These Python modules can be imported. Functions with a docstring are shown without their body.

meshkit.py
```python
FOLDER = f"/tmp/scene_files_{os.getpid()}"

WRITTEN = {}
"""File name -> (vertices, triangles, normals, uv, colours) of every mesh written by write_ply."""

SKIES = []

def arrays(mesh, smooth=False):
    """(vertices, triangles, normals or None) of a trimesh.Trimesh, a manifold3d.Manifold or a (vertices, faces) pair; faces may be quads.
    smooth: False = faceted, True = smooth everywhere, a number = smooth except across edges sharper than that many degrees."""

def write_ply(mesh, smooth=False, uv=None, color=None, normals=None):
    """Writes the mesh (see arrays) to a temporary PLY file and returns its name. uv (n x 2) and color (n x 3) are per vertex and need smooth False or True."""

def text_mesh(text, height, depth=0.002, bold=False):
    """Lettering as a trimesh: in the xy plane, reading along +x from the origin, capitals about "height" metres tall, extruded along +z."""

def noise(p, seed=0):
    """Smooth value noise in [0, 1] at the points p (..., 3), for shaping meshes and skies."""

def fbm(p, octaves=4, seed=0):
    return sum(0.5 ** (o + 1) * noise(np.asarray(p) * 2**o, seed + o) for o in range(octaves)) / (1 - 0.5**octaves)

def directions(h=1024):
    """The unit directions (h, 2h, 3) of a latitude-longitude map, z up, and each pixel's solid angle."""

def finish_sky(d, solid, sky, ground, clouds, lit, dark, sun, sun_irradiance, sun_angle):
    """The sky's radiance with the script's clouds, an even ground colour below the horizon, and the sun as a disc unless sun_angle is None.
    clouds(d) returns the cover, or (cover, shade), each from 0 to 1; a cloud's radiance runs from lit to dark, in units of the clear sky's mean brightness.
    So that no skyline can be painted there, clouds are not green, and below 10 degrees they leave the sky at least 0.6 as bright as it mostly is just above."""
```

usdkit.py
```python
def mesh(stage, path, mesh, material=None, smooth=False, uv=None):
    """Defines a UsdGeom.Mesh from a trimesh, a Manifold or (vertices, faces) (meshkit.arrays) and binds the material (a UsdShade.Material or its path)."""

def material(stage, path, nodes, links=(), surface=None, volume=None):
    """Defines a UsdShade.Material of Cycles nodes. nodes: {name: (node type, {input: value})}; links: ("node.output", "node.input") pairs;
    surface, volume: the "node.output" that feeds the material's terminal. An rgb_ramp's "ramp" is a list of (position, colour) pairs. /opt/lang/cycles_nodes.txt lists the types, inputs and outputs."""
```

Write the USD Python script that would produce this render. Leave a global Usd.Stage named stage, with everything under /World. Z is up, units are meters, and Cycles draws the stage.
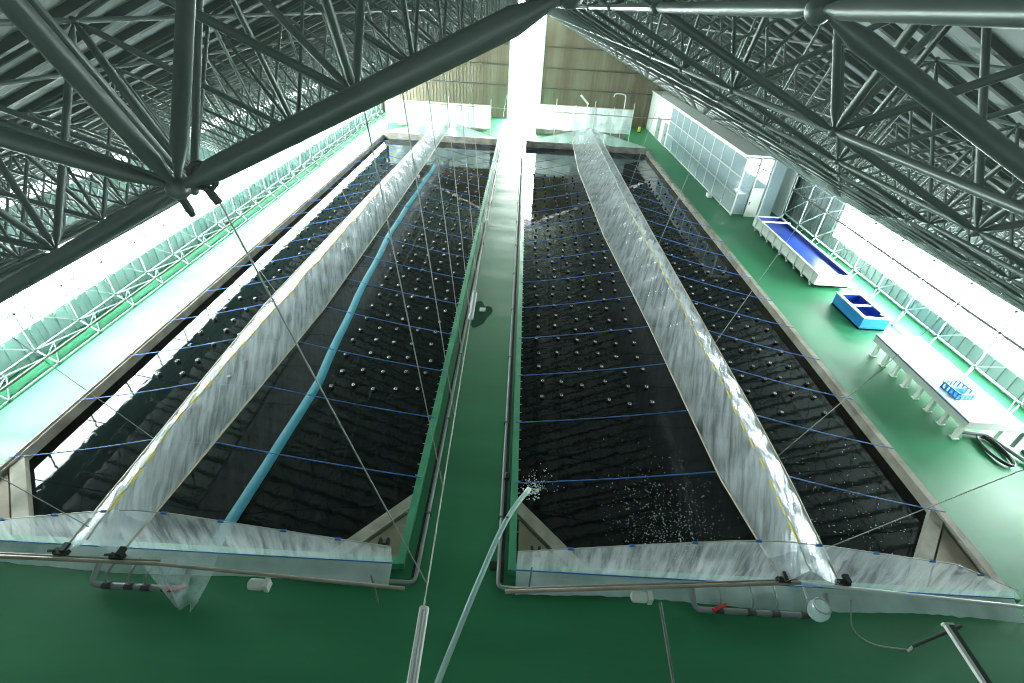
import math, random
import numpy as np, trimesh, usdkit
from shapely.geometry import Polygon, box as sbox
from pxr import Usd, UsdGeom, UsdLux, UsdShade, Gf, Sdf, Vt

random.seed(7); rng = np.random.default_rng(7)
K = 1.9                       # one drawing unit = 1.9 m; every mesh is scaled to metres when it is written
stage = Usd.Stage.CreateInMemory()
UsdGeom.SetStageUpAxis(stage, 'Z'); UsdGeom.SetStageMetersPerUnit(stage, 1.0)
UsdGeom.Xform.Define(stage, '/World'); UsdGeom.Scope.Define(stage, '/World/Looks')

# ------------------------------------------------------------------ camera, sky, light, exposure
PITCH, YAW, ROLL, FOCAL_PX = 0.6058, 0.0071, 0.0639, 484.0
EXPOSURE = 0.5
LEFT_WINDOW, RIGHT_WINDOW, FAR_WINDOW, NEAR_WINDOW, SKY = 30.0, 30.0, 44.0, 1.0, 1.3
_cp, _sp, _cy, _sy = math.cos(PITCH), math.sin(PITCH), math.cos(YAW), math.sin(YAW)
FWD = np.array([_sy*_cp, _cy*_cp, -_sp]); _r = np.array([_cy, -_sy, 0.0]); _u = np.cross(_r, FWD)
RIGHT = math.cos(ROLL)*_r + math.sin(ROLL)*_u; UP = -math.sin(ROLL)*_r + math.cos(ROLL)*_u
EYE = np.array([0.0, 0.0, 6.0])
cam = UsdGeom.Camera.Define(stage, '/World/camera')
m = np.eye(4); m[0, :3], m[1, :3], m[2, :3], m[3, :3] = RIGHT, UP, -FWD, EYE*K
cam.AddTransformOp().Set(Gf.Matrix4d(*m.ravel().tolist()))
cam.CreateHorizontalApertureAttr(36.0); cam.CreateVerticalApertureAttr(36.0*683/1024)
cam.CreateFocalLengthAttr(FOCAL_PX/1024*36.0); cam.CreateClippingRangeAttr(Gf.Vec2f(0.02, 500.0))
cam.CreateExposureAttr(EXPOSURE)
dome = UsdLux.DomeLight.Define(stage, '/World/sky'); dome.CreateIntensityAttr(SKY); dome.CreateColorAttr(Gf.Vec3f(0.9, 0.97, 1.0))

# ------------------------------------------------------------------ helpers
def mat(name, nodes, links=(), surface='p.BSDF', volume=None):
    return usdkit.material(stage, '/World/Looks/'+name, nodes, links, surface=surface, volume=volume)

class MB:
    def __init__(s): s.v, s.f, s.n = [], [], 0
    def add(s, v, f):
        v = np.asarray(v, float); s.v.append(v); s.f.append(np.asarray(f, int)+s.n); s.n += len(v); return s
    def tm(s, t): return s.add(t.vertices, t.faces)
    def box(s, c, size, rz=0.0, R=None):
        x, y, z = np.asarray(size)/2
        v = np.array([[a, b, d] for a in (-x, x) for b in (-y, y) for d in (-z, z)])
        if R is None:
            ca, sa = math.cos(rz), math.sin(rz); R = np.array([[ca, -sa, 0], [sa, ca, 0], [0, 0, 1]])
        v = v@np.asarray(R).T + np.asarray(c)
        return s.add(v, [[0,1,3],[0,3,2],[4,6,7],[4,7,5],[0,4,5],[0,5,1],[2,3,7],[2,7,6],[0,2,6],[0,6,4],[1,5,7],[1,7,3]])
    def bar(s, a, b, w, h):                                  # rectangular bar from a to b, h measured upward
        a, b = np.asarray(a, float), np.asarray(b, float); d = b-a; L = np.linalg.norm(d); d /= L
        sd = np.cross(d, [0, 0, 1.0]); 
        if np.linalg.norm(sd) < 1e-6: sd = np.array([1.0, 0, 0])
        sd /= np.linalg.norm(sd); up = np.cross(sd, d)
        return s.box((a+b)/2, (L, w, h), R=np.stack([d, sd, up], 1))
    def ring(s, pts, rad, n=8, caps=True):                   # generalised tube: centres and radii
        pts = np.asarray(pts, float); k = len(pts); rad = np.broadcast_to(np.asarray(rad, float), (k,))
        t = np.gradient(pts, axis=0); t /= np.maximum(np.linalg.norm(t, axis=1, keepdims=True), 1e-9)
        ref = np.array([0, 0, 1.0]) if abs(t[0, 2]) < .9 else np.array([1.0, 0, 0])
        V = []
        for i in range(k):
            a = np.cross(t[i], ref); a /= np.linalg.norm(a); b = np.cross(a, t[i]); ref = b
            an = np.arange(n)/n*2*math.pi
            V.append(pts[i]+rad[i]*(np.cos(an)[:, None]*a+np.sin(an)[:, None]*b))
        V = np.vstack(V); F = []
        for i in range(k-1):
            for j in range(n):
                p, q = i*n+j, i*n+(j+1) % n
                F += [[p, p+n, q+n], [p, q+n, q]]
        if caps:
            F += [[0, j, j+1] for j in range(1, n-1)]
            o = (k-1)*n; F += [[o, o+j+1, o+j] for j in range(1, n-1)]
        return s.add(V, F)
    def pipe(s, a, b, r, n=8, taper=True):
        a, b = np.asarray(a, float), np.asarray(b, float)
        if not taper: return s.ring([a, b], r, n)
        L = np.linalg.norm(b-a); e = min(.12, 5*r/L)
        return s.ring([a, a+(b-a)*e*.35, a+(b-a)*e, b-(b-a)*e, b-(b-a)*e*.35, b], np.array([.3, .45, 1, 1, .45, .3])*r, n)
    def ball(s, c, r, sub=1, sq=(1, 1, 1)):
        t = trimesh.creation.icosphere(sub, r); return s.add(t.vertices*np.asarray(sq)+np.asarray(c), t.faces)
    def grid(s, P):
        P = np.asarray(P, float); a, b = P.shape[:2]; I = np.arange(a*b).reshape(a, b)
        q = np.stack([I[:-1, :-1], I[1:, :-1], I[1:, 1:], I[:-1, 1:]], -1).reshape(-1, 4)
        return s.add(P.reshape(-1, 3), np.vstack([q[:, [0, 1, 2]], q[:, [0, 2, 3]]]))
    def disc(s, c, r, h, n=16):
        return s.ring([np.asarray(c), np.asarray(c)+[0, 0, h]], r, n)
    def prism(s, poly, z0, z1):
        t = trimesh.creation.extrude_polygon(Polygon(poly) if not hasattr(poly, 'exterior') else poly, z1-z0, engine='earcut')
        t.apply_translation([0, 0, z0]); return s.tm(t)
    def mesh(s): return np.vstack(s.v)*K, np.vstack(s.f)

taken = {}
def unique(parent, name):
    k = taken.get((parent, name), 0); taken[(parent, name)] = k+1
    return f'{parent}/{name}' + (f'_{k:03d}' if k else '')
def tag(prim, label=None, cat=None, group=None, kind=None):
    for k, v in (('label', label), ('category', cat), ('group', group), ('kind', kind)):
        if v: prim.SetCustomDataByKey(k, v)
    return prim
def part(parent, name, mb, m, smooth=False, label=None, kind=None):
    p = usdkit.mesh(stage, unique(str(parent.GetPath()), name), mb.mesh(), m, smooth=smooth).GetPrim()
    return tag(p, label=label, kind=kind)
def single(name, mb, m, label, cat=None, group=None, kind=None, smooth=False):
    p = usdkit.mesh(stage, unique('/World', name), mb.mesh(), m, smooth=smooth).GetPrim()
    return tag(p, label, cat, group, kind)
def thing(name, label, cat=None, loc=(0, 0, 0), rz=0.0, group=None, kind=None):
    x = UsdGeom.Xform.Define(stage, unique('/World', name))
    if any(loc): x.AddTranslateOp().Set(Gf.Vec3d(*[c*K for c in loc]))
    if rz: x.AddRotateZOp().Set(math.degrees(rz))
    return tag(x.GetPrim(), label, cat, group, kind)
def copy(src, loc, label, rz=0.0):
    c = src.GetCustomData()
    r = thing(src.GetName(), label, c.get('category'), loc, rz, c.get('group'))
    r.GetReferences().AddInternalReference(src.GetPath()); r.SetInstanceable(True)
    tag(r, label, c.get('category'), c.get('group')); return r
ORD = ['first', 'second', 'third', 'fourth', 'fifth', 'sixth', 'seventh', 'eighth', 'ninth', 'tenth', 'eleventh', 'twelfth', 'thirteenth',
       'fourteenth', 'fifteenth', 'sixteenth', 'seventeenth', 'eighteenth', 'nineteenth', 'twentieth', 'twenty-first', 'twenty-second', 'twenty-third', 'twenty-fourth', 'twenty-fifth', 'twenty-sixth', 'twenty-seventh', 'twenty-eighth', 'twenty-ninth', 'thirtieth']

# ------------------------------------------------------------------ materials
def noisy(name, c1, c2, scale, rough=.5, rough2=None, metallic=0.0, bump=0.0, bscale=None, stretch=(1, 1, 1), spec=.5, detail=4, dist=.02):
    nodes = {'g': ('geometry', {}), 'm': ('mapping', {'scale': stretch}), 'n': ('noise_texture', {'scale': scale, 'detail': float(detail)}),
             'r': ('rgb_ramp', {'ramp': [(.3, c1), (.7, c2)]}), 'p': ('principled_bsdf', {'roughness': rough, 'metallic': metallic, 'specular_ior_level': spec})}
    links = [('g.position', 'm.vector'), ('m.vector', 'n.vector'), ('n.fac', 'r.fac'), ('r.color', 'p.base_color')]
    if rough2 is not None:
        nodes['k'] = ('map_range', {'from_min': .3, 'from_max': .7, 'to_min': rough, 'to_max': rough2}); links += [('n.fac', 'k.value'), ('k.result', 'p.roughness')]
    if bump:
        nodes['n2'] = ('noise_texture', {'scale': bscale or scale*4, 'detail': 3.0}); nodes['b'] = ('bump', {'strength': bump, 'distance': dist})
        links += [('m.vector', 'n2.vector'), ('n2.fac', 'b.height'), ('b.normal', 'p.normal')]
    return mat(name, nodes, links)
def plain(name, c, rough=.5, metallic=0.0, spec=.5, **kw):
    return mat(name, {'p': ('principled_bsdf', {'base_color': c, 'roughness': rough, 'metallic': metallic, 'specular_ior_level': spec, **kw})})
def glow(name, c, strength): return mat(name, {'e': ('emission', {'color': c, 'strength': strength})}, surface='e.emission')

M_floor = noisy('floor_paint', (.022, .17, .072), (.032, .225, .1), .35, rough=.45, rough2=.6, bump=.05, bscale=6, spec=.35, stretch=(.5, 2.5, 1))
M_curb = noisy('curb_paint', (.05, .27, .13), (.08, .36, .2), 2, rough=.4)
M_conc = noisy('concrete', (.20, .185, .15), (.40, .37, .31), 1.6, rough=.85, bump=.2, bscale=12)
M_tan = noisy('sump_floor', (.26, .21, .16), (.34, .28, .22), 2, rough=.8)
M_pipe = noisy('painted_steel', (.11, .145, .13), (.17, .205, .185), 1.5, rough=.32, rough2=.45, metallic=.25)
M_pipe2 = noisy('painted_steel_brown', (.10, .095, .08), (.15, .14, .12), 1.5, rough=.4, metallic=.2)
M_white_pipe = plain('wall_frame_paint', (.50, .60, .59), .4)
M_roof = mat('roof_sheet', {'g': ('geometry', {}), 'n': ('noise_texture', {'scale': .5, 'detail': 3.0}), 'r': ('rgb_ramp', {'ramp': [(.3, (.46, .52, .50)), (.7, (.60, .65, .63))]}),
                            'd': ('diffuse_bsdf', {}), 't': ('translucent_bsdf', {}), 'z': ('mix_closure', {'fac': .11})},
             [('g.position', 'n.vector'), ('n.fac', 'r.fac'), ('r.color', 'd.color'), ('r.color', 't.color'), ('d.BSDF', 'z.closure1'), ('t.BSDF', 'z.closure2')], surface='z.closure')
M_joist = plain('joist_steel', (.055, .065, .058), .55)
M_purlin = plain('purlin_steel', (.13, .15, .135), .55)
M_far = noisy('far_cladding', (.20, .15, .10), (.30, .27, .20), .25, rough=.6, stretch=(3, 1, .4))
M_panel = noisy('side_cladding', (.34, .46, .46), (.42, .54, .54), .5, rough=.5)
M_clad = noisy('grey_cladding', (.22, .27, .27), (.30, .35, .35), .5, rough=.5)
M_white = plain('white_paint', (.78, .79, .77), .4)
M_board = plain('white_frp', (.72, .76, .70), .35)
M_blue = plain('blue_frp_inside', (.012, .05, .33), .3)
M_blue2 = plain('blue_frp_outside', (.02, .22, .55), .35)
M_rope = plain('blue_rope', (.02, .13, .45), .6)
M_cable = plain('pale_cable', (.42, .42, .37), .5)
M_hang = plain('steel_cable', (.30, .31, .28), .45)
M_black = plain('black_rubber', (.012, .013, .013), .4)
M_red = plain('red_handle', (.55, .02, .02), .4)
M_yellow = plain('yellow_tape', (.72, .58, .03), .45)
M_rail = noisy('rail_wood', (.30, .25, .20), (.42, .36, .29), 3, rough=.5, metallic=.1)
M_edge = plain('edge_pole', (.58, .50, .40), .45)
M_grey = plain('grey_pvc', (.24, .26, .26), .35)
M_dark = plain('dark_recess', (.02, .02, .02), .8)
M_float = plain('float_black', (.012, .013, .012), .22)
M_cap = plain('float_cap', (.42, .42, .40), .45)
M_foam = plain('foam', (.75, .8, .78), .4)
M_cyan = mat('cyan_hose', {'p': ('principled_bsdf', {'base_color': (.003, .15, .20), 'roughness': .3})})
M_lamp = plain('lamp_housing', (.68, .70, .67), .4)
M_tube = plain('lamp_tube', (.30, .31, .31), .25)
M_basket = plain('basket_blue', (.03, .30, .70), .4)
M_wl = glow('left_daylight_pane', (.86, 1.0, .97), LEFT_WINDOW)
M_wr = glow('right_daylight_pane', (.88, 1.0, .99), RIGHT_WINDOW)
M_wn = glow('near_daylight_pane', (.88, 1.0, .98), NEAR_WINDOW)
M_wf = glow('far_daylight_pane', (.88, 1.0, .94), FAR_WINDOW)
M_water = mat('water', {'g': ('geometry', {}), 'm': ('mapping', {'scale': (1.0, .6, 1)}), 'n': ('noise_texture', {'scale': 2.2, 'detail': 2.0, 'distortion': .4}), 'b': ('bump', {'strength': .12, 'distance': .03}),
                        'p': ('principled_bsdf', {'base_color': (.0022, .0042, .0038), 'roughness': .02, 'ior': 1.33, 'specular_ior_level': .38})},
              [('g.position', 'm.vector'), ('m.vector', 'n.vector'), ('n.fac', 'b.height'), ('b.normal', 'p.normal')])
M_bottom = plain('tank_bottom', (.002, .004, .0035), .9)
def film(name, tint, clear, lo, hi, stretch, rot=0.0, scale=1.0):
    """Creased plastic film: streaks of creases that are whiter and glossier than the clear film between them."""
    return mat(name, {'g': ('geometry', {}), 'm': ('mapping', {'mapping_type': 'texture', 'scale': stretch, 'rotation': (0, 0, rot)}), 'n': ('noise_texture', {'scale': scale, 'detail': 3.0, 'roughness': .6, 'distortion': .25}),
                      'n2': ('noise_texture', {'scale': .9, 'detail': 2.0}), 'a': ('math', {'math_type': 'multiply_add', 'value2': .45}),
                      'k': ('map_range', {'from_min': .52, 'from_max': .95, 'to_min': lo, 'to_max': hi, 'clamp': True}),
                      'b': ('bump', {'strength': .4, 'distance': .05}), 't': ('transparent_bsdf', {'color': clear}),
                      'd': ('diffuse_bsdf', {'color': tint}), 'l': ('translucent_bsdf', {'color': tint}), 'x': ('mix_closure', {'fac': .5}),
                      's': ('glossy_bsdf', {'roughness': .22, 'color': (.9, .95, 1)}), 'y': ('mix_closure', {'fac': .2}), 'z': ('mix_closure', {})},
               [('g.position', 'm.vector'), ('m.vector', 'n.vector'), ('g.position', 'n2.vector'), ('n2.fac', 'a.value1'), ('n.fac', 'a.value3'), ('a.value', 'k.value'), ('n.fac', 'b.height'), ('b.normal', 'd.normal'), ('b.normal', 's.normal'),
                ('d.BSDF', 'x.closure1'), ('l.BSDF', 'x.closure2'), ('x.closure', 'y.closure1'), ('s.BSDF', 'y.closure2'),
                ('k.result', 'z.fac'), ('t.BSDF', 'z.closure1'), ('y.closure', 'z.closure2')], surface='z.closure')
A1 = math.atan2(3, 1)
M_film_r = film('plastic_film_creased_right', (.80, .84, .87), (.93, .96, .97), .3, .95, (1.6, .11, 1.0), A1)
M_film_l = film('plastic_film_creased_left', (.80, .84, .87), (.93, .96, .97), .3, .95, (1.6, .11, 1.0), -A1)
M_skirt = film('plastic_skirt_film', (.80, .86, .90), (.92, .96, .97), .24, .8, (.16, 1.0, 1.0))
M_bag = film('plastic_bag_film', (.70, .78, .80), (.92, .96, .96), .12, .5, (.3, .3, .3))
M_film2 = film('plastic_film_thick', (.78, .90, .90), (.9, .96, .95), .5, .85, (.8, 1.5, 1.5))
M_glass = mat('film_glazing', {'t': ('transparent_bsdf', {'color': (.85, .93, .95)}), 'd': ('diffuse_bsdf', {'color': (.55, .68, .74)}), 's': ('glossy_bsdf', {'roughness': .05}),
                               'x': ('mix_closure', {'fac': .35}), 'z': ('mix_closure', {'fac': .6})},
              [('d.BSDF', 'x.closure1'), ('s.BSDF', 'x.closure2'), ('t.BSDF', 'z.closure1'), ('x.closure', 'z.closure2')], surface='z.closure')
M_hose = mat('clear_hose', {'p': ('principled_bsdf', {'base_color': (.42, .62, .58), 'roughness': .25, 'alpha': .85})})

# ------------------------------------------------------------------ setting: floor, ceiling, walls
XL0, XL1 = -7.38, -1.2          # left tank opening
XR0, XR1 = .20, 6.75            # right tank opening
YN, YF, WATER = 3.45, 27.3, -.18
WXL, WXR, YB, YE = -9.0, 10.25, -3.0, 33.9
fl = Polygon([(WXL-.3, YB-.3), (WXR+.3, YB-.3), (WXR+.3, YE+.3), (WXL-.3, YE+.3)]).difference(sbox(XL0, YN, XL1, YF)).difference(sbox(XR0, YN, XR1, YF))
single('floor', MB().prism(fl, -.8, 0), M_floor, 'green painted concrete floor around the two tanks', 'floor', kind='structure')

LP = 1.12                       # spacing of the space frame along the hall
Y0 = .88
NJ = 30
# left slope rows (x, z) and right slope rows
lrows = [(.06, 6.02), (-.63, 5.69), (-1.365, 5.29)]
for i in range(1, 11): lrows.append((-1.365-.735*i, 5.29-.325*i))
rrows = [(.429+.755*i, 6.02-.349*i) for i in range(13)]
HT = .78
def top_rows(rows, sgn):
    out = []
    for (x0, z0), (x1, z1) in zip(rows[:-1], rows[1:]):
        d = np.array([x1-x0, z1-z0]); d /= np.linalg.norm(d); n = np.array([-d[1]*sgn, d[0]*sgn])
        out.append(((x0+x1)/2+n[0]*HT, (z0+z1)/2+n[1]*HT))
    return out
ltop, rtop = top_rows(lrows, -1), top_rows(rrows, 1)

def project(p):
    q = np.asarray(p, float)-EYE; d = q@FWD
    return np.array([512+FOCAL_PX*(q@RIGHT)/max(d, 1e-6), 341.5-FOCAL_PX*(q@UP)/max(d, 1e-6)]), d
def seen_size(a, b, r):
    """Roughly how many pixels of the picture the pipe covers."""
    t = np.linspace(0, 1, 9)[:, None]; P = np.asarray(a)*(1-t)+np.asarray(b)*t-EYE; d = P@FWD
    x, y = 512+FOCAL_PX*(P@RIGHT)/np.maximum(d, 1e-3), 341.5-FOCAL_PX*(P@UP)/np.maximum(d, 1e-3)
    ok = (d > .08) & (x > -20) & (x < 1044) & (y > -20) & (y < 700)
    if ok.sum() == 0: return 0.0
    L = np.hypot(np.diff(x), np.diff(y)); m2 = ok[1:] | ok[:-1]
    return float((np.minimum(L, 200)*np.minimum(FOCAL_PX*2*r/np.maximum(d[1:], .08), 60)*m2).sum())

def space_frame(name, rows, top, label, r_long, r_tran, first_r, skip_near=False):
    t = thing(name, label, 'roof frame', kind='structure')
    members, joints = [], []
    ys = [Y0+LP*j for j in range(-1, NJ)]
    yt = [y+LP/2 for y in ys]
    B = lambda i, j: np.array([rows[i][0], ys[j], rows[i][1]])
    T = lambda i, j: np.array([top[i][0], yt[j], top[i][1]])
    nb, nt, ny = len(rows), len(top), len(ys)
    for i in range(nb):
        for j in range(ny):
            joints.append((B(i, j), .021))
            if j+1 < ny: members.append((B(i, j), B(i, j+1), r_long))
            if i+1 < nb: members.append((B(i, j), B(i+1, j), first_r if (i == 0 and j == 1) else r_tran))
    for i in range(nt):
        for j in range(ny):
            joints.append((T(i, j), .019))
            if j+1 < ny: members.append((T(i, j), T(i, j+1), .0125))
            if i+1 < nt: members.append((T(i, j), T(i+1, j), .0125))
            for a, b in ((i, j), (i+1, j), (i, j+1), (i+1, j+1)):
                if b < ny: members.append((B(a, b), T(i, j), .0155 if j < 3 else .0115))
    if skip_near: members = [q for q in members if min(q[0][1], q[1][1]) > .2]; joints = [q for q in joints if q[0][1] > .2]
    size = [seen_size(*m_) for m_ in members]
    order = np.argsort(size)[::-1]
    big = set(order[:290].tolist())
    for k in order[:290]:
        a, b, r = members[k]
        part(t, 'pipe', MB().pipe(a, b, r, 14 if size[k] > 700 else 8), M_pipe, smooth=40)
    rest = MB()
    for k, (a, b, r) in enumerate(members):
        if k not in big: rest.pipe(a, b, r, 5, taper=False)
    part(t, 'pipe_lattice', rest, M_pipe, smooth=50, kind='stuff')
    js = sorted(joints, key=lambda q: np.linalg.norm(q[0]-EYE))
    for c, r in js[:60]: part(t, 'joint', MB().ball(c, r, 2), M_pipe, smooth=True)
    rest = MB()
    for c, r in js[60:]: rest.ball(c, r, 0)
    part(t, 'joint_lattice', rest, M_pipe, kind='stuff')
    return t
space_frame('space_frame', lrows, ltop, 'left roof slope of grey-green painted steel pipe space frame', .0145, .0165, .0215, True)
space_frame('space_frame', rrows, rtop, 'right roof slope of grey-green painted steel pipe space frame', .0139, .0155, .0165)
# pipes that tie the two slopes together along the ridge
rt = thing('ridge_frame', 'pipes joining the two roof slopes along the ridge', 'roof frame', kind='structure')
rz = (lrows[0][0]+rrows[0][0])/2
for j in range(0, NJ-1):
    y = Y0+LP*j
    part(rt, 'tie', MB().pipe((rrows[0][0], y, rrows[0][1]), (ltop[0][0], y+LP/2, ltop[0][1]), .0115, 8), M_pipe, smooth=40)
    part(rt, 'tie', MB().pipe((lrows[0][0], y, lrows[0][1]), (rtop[0][0], y+LP/2, rtop[0][1]), .0115, 8), M_pipe, smooth=40)

# ceiling: sheets on joists that run down the slopes
def slope_z(top, x):
    xs = np.array([q[0] for q in top]); zs = np.array([q[1] for q in top]); o = np.argsort(xs)
    A = np.polyfit(xs[o], zs[o], 1); return A[0]*x+A[1]
rx = rz
cl = thing('ceiling', 'pale roof sheets on dark joists above the space frame', 'ceiling', kind='structure')
for top, xe in ((ltop, WXL-.4), (rtop, WXR+.4)):
    zr, ze = slope_z(top, rx)+.16, slope_z(top, xe)+.16
    mb = MB(); n = np.array([0, 0, .04])
    for y0 in np.arange(YB, YE, LP/3*2):
        y1 = min(y0+LP/3*2-.012, YE)
        q = [np.array([rx, y0, zr]), np.array([xe, y0, ze]), np.array([xe, y1, ze]), np.array([rx, y1, zr])]
        v = np.array([a for a in q]+[a+n for a in q])
        mb2 = MB().add(v, [[0,1,2],[0,2,3],[4,6,5],[4,7,6],[0,4,5],[0,5,1],[1,5,6],[1,6,2],[2,6,7],[2,7,3],[3,7,4],[3,4,0]])
        part(cl, 'roof_panel', mb2, M_roof)
    for y in np.arange(YB+.1, YE, LP*.4):
        part(cl, 'joist', MB().bar((rx, y, zr-.03), (xe, y, ze-.03), .06, .045), M_purlin)

def wall_slab(name, x, thick, spans, label, m):
    t = thing(name, label, 'wall', kind='structure')
    for (y0, y1, z0, z1) in spans:
        # corrugated sheet: vertical ribs
        k = max(2, int((y1-y0)/.28)); w = (y1-y0)/k
        for i in range(0, k, 4):
            a, b = y0+i*w, min(y0+(i+4)*w, y1); mb = MB()
            mb.box((x, (a+b)/2, (z0+z1)/2), (thick, b-a-.01, z1-z0))
            for q in range(min(4, k-i)):
                mb.box((x-math.copysign(thick/2+.015, x), a+(q+.5)*w, (z0+z1)/2), (.03, .05, z1-z0))
            part(t, 'sheet', mb, m)
    return t
def window_band(name, x, y0, y1, z0, z1, m, label, step):
    t = thing(name, label, 'window', kind='structure')
    k = max(1, int(round((y1-y0)/step))); w = (y1-y0)/k
    for i in range(k):
        part(t, 'pane', MB().box((x, y0+(i+.5)*w, (z0+z1)/2), (.02, w-.035, z1-z0)), m)
        part(t, 'mullion', MB().box((x, y0+i*w, (z0+z1)/2), (.05, .03, z1-z0)), M_white_pipe)
    for z in (z0, z1): part(t, 'sill', MB().box((x, (y0+y1)/2, z), (.08, y1-y0, .03)), M_white_pipe)
    return t
window_band('window_1', WXL, 5.2, YE-.3, .60, 1.84, M_wl, 'long blazing window band in the left side wall', 1.12)
wall_slab('wall_left', WXL, .06, [(5.2, YE, 0, .585), (YB, 5.2, 0, 2.6), (5.2, YE, 1.86, 2.6)], 'pale teal corrugated sheets of the left side wall below the window band', M_panel)
window_band('window_2', WXR, 5.2, 15.1, .45, 1.62, M_wr, 'bright window band in the right side wall behind the white pipes', 1.12)
wall_slab('wall_right', WXR, .06, [(5.2, 15.1, 0, .435), (5.2, 15.1, 1.64, 2.4), (15.1, YE, 0, 2.4), (YB, 5.2, 0, 2.4)], 'grey corrugated sheets of the right side wall', M_clad)

# far gable wall with a tall bright opening
fw = thing('wall_far', 'brown corrugated cladding of the far gable wall', 'wall', kind='structure')
SX0, SX1 = -1.0, 1.05
def gable_z(x): return (slope_z(ltop, x) if x < rx else slope_z(rtop, x))+.12
x = WXL
while x < WXR-.01:
    x1 = min(x+.42, WXR)
    if not (x1 > SX0 and x < SX1):
        z = min(gable_z(x), gable_z(x1)); mb = MB().box(((x+x1)/2, YE+.03, z/2), (x1-x, .06, z))
        for q in (.25, .75): mb.box((x+(x1-x)*q, YE-.01, z/2), (.035, .05, z))
        part(fw, 'cladding_sheet', mb, M_far)
    x = x1
for zb in (1.9, 3.0, 4.1):
    hw = (6.6-zb)/.46
    for a, b in ((max(WXL, -hw+.3), SX0-.1), (SX1+.1, min(WXR, hw))):
        part(fw, 'girt', MB().box(((a+b)/2, YE-.09, zb), (b-a, .06, .07)), M_pipe2)
wf = thing('window_3', 'tall glaring daylight slit in the far gable wall above the walkway', 'window', kind='structure')
for k in range(6):
    z0, z1 = .02+k*1.04, .02+k*1.04+1.02
    part(wf, 'pane', MB().box(((SX0+SX1)/2, YE, (z0+z1)/2), (SX1-SX0, .03, z1-z0)), M_wf)
for xx in (SX0, SX1): part(wf, 'frame', MB().box((xx, YE-.03, 3.2), (.06, .08, 6.4)), M_white_pipe)
single('wall_near', MB().box(((WXL+WXR)/2, YB-.03, 3.4), (WXR-WXL, .06, 6.8)), M_clad, 'grey wall behind the camera', 'wall', kind='structure')

t = thing('window_4', 'high daylight window in the near gable wall behind the camera', 'window', kind='structure')
for k in range(4): part(t, 'pane', MB().box((-2.4+1.6*k, YB+.02, 4.9), (1.5, .03, 1.2)), M_wn)
# ------------------------------------------------------------------ side wall pipe frames
def side_frame(label, x_in, rows, y0, step, n, out_x, dark_row):
    t = thing('wall_frame', label, 'wall frame', kind='structure')
    P = lambda i, j: np.array([rows[i][0], y0+step*j, rows[i][1]])
    for j in range(n):
        for i in range(len(rows)):
            dk = i == dark_row
            if j+1 < n: part(t, 'rail_pipe', MB().pipe(P(i, j), P(i, j+1), .028 if dk else .021 if i == 1 else .013, 8), M_pipe2 if dk else M_white_pipe, smooth=40)
            if i+1 < len(rows):
                part(t, 'post', MB().pipe(P(i, j), P(i+1, j), .017, 8), M_white_pipe, smooth=40)
                if j+1 < n and i > 0: part(t, 'brace', MB().pipe(P(i+1, j), P(i, j+1), .012, 6), M_white_pipe, smooth=40)
            part(t, 'joint', MB().ball(P(i, j), .032, 1), M_pipe if not dk else M_pipe2, smooth=True)
        O = np.array([out_x, y0+step*(j+.5), .12])
        for i in (0, 1):
            part(t, 'strut', MB().pipe(P(i, j), O, .011, 6), M_white_pipe, smooth=40)
        part(t, 'strut', MB().pipe(P(len(rows)-1, j), (out_x, y0+step*(j+.5), rows[-1][1]-.1), .011, 6), M_white_pipe, smooth=40)
    return t
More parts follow.
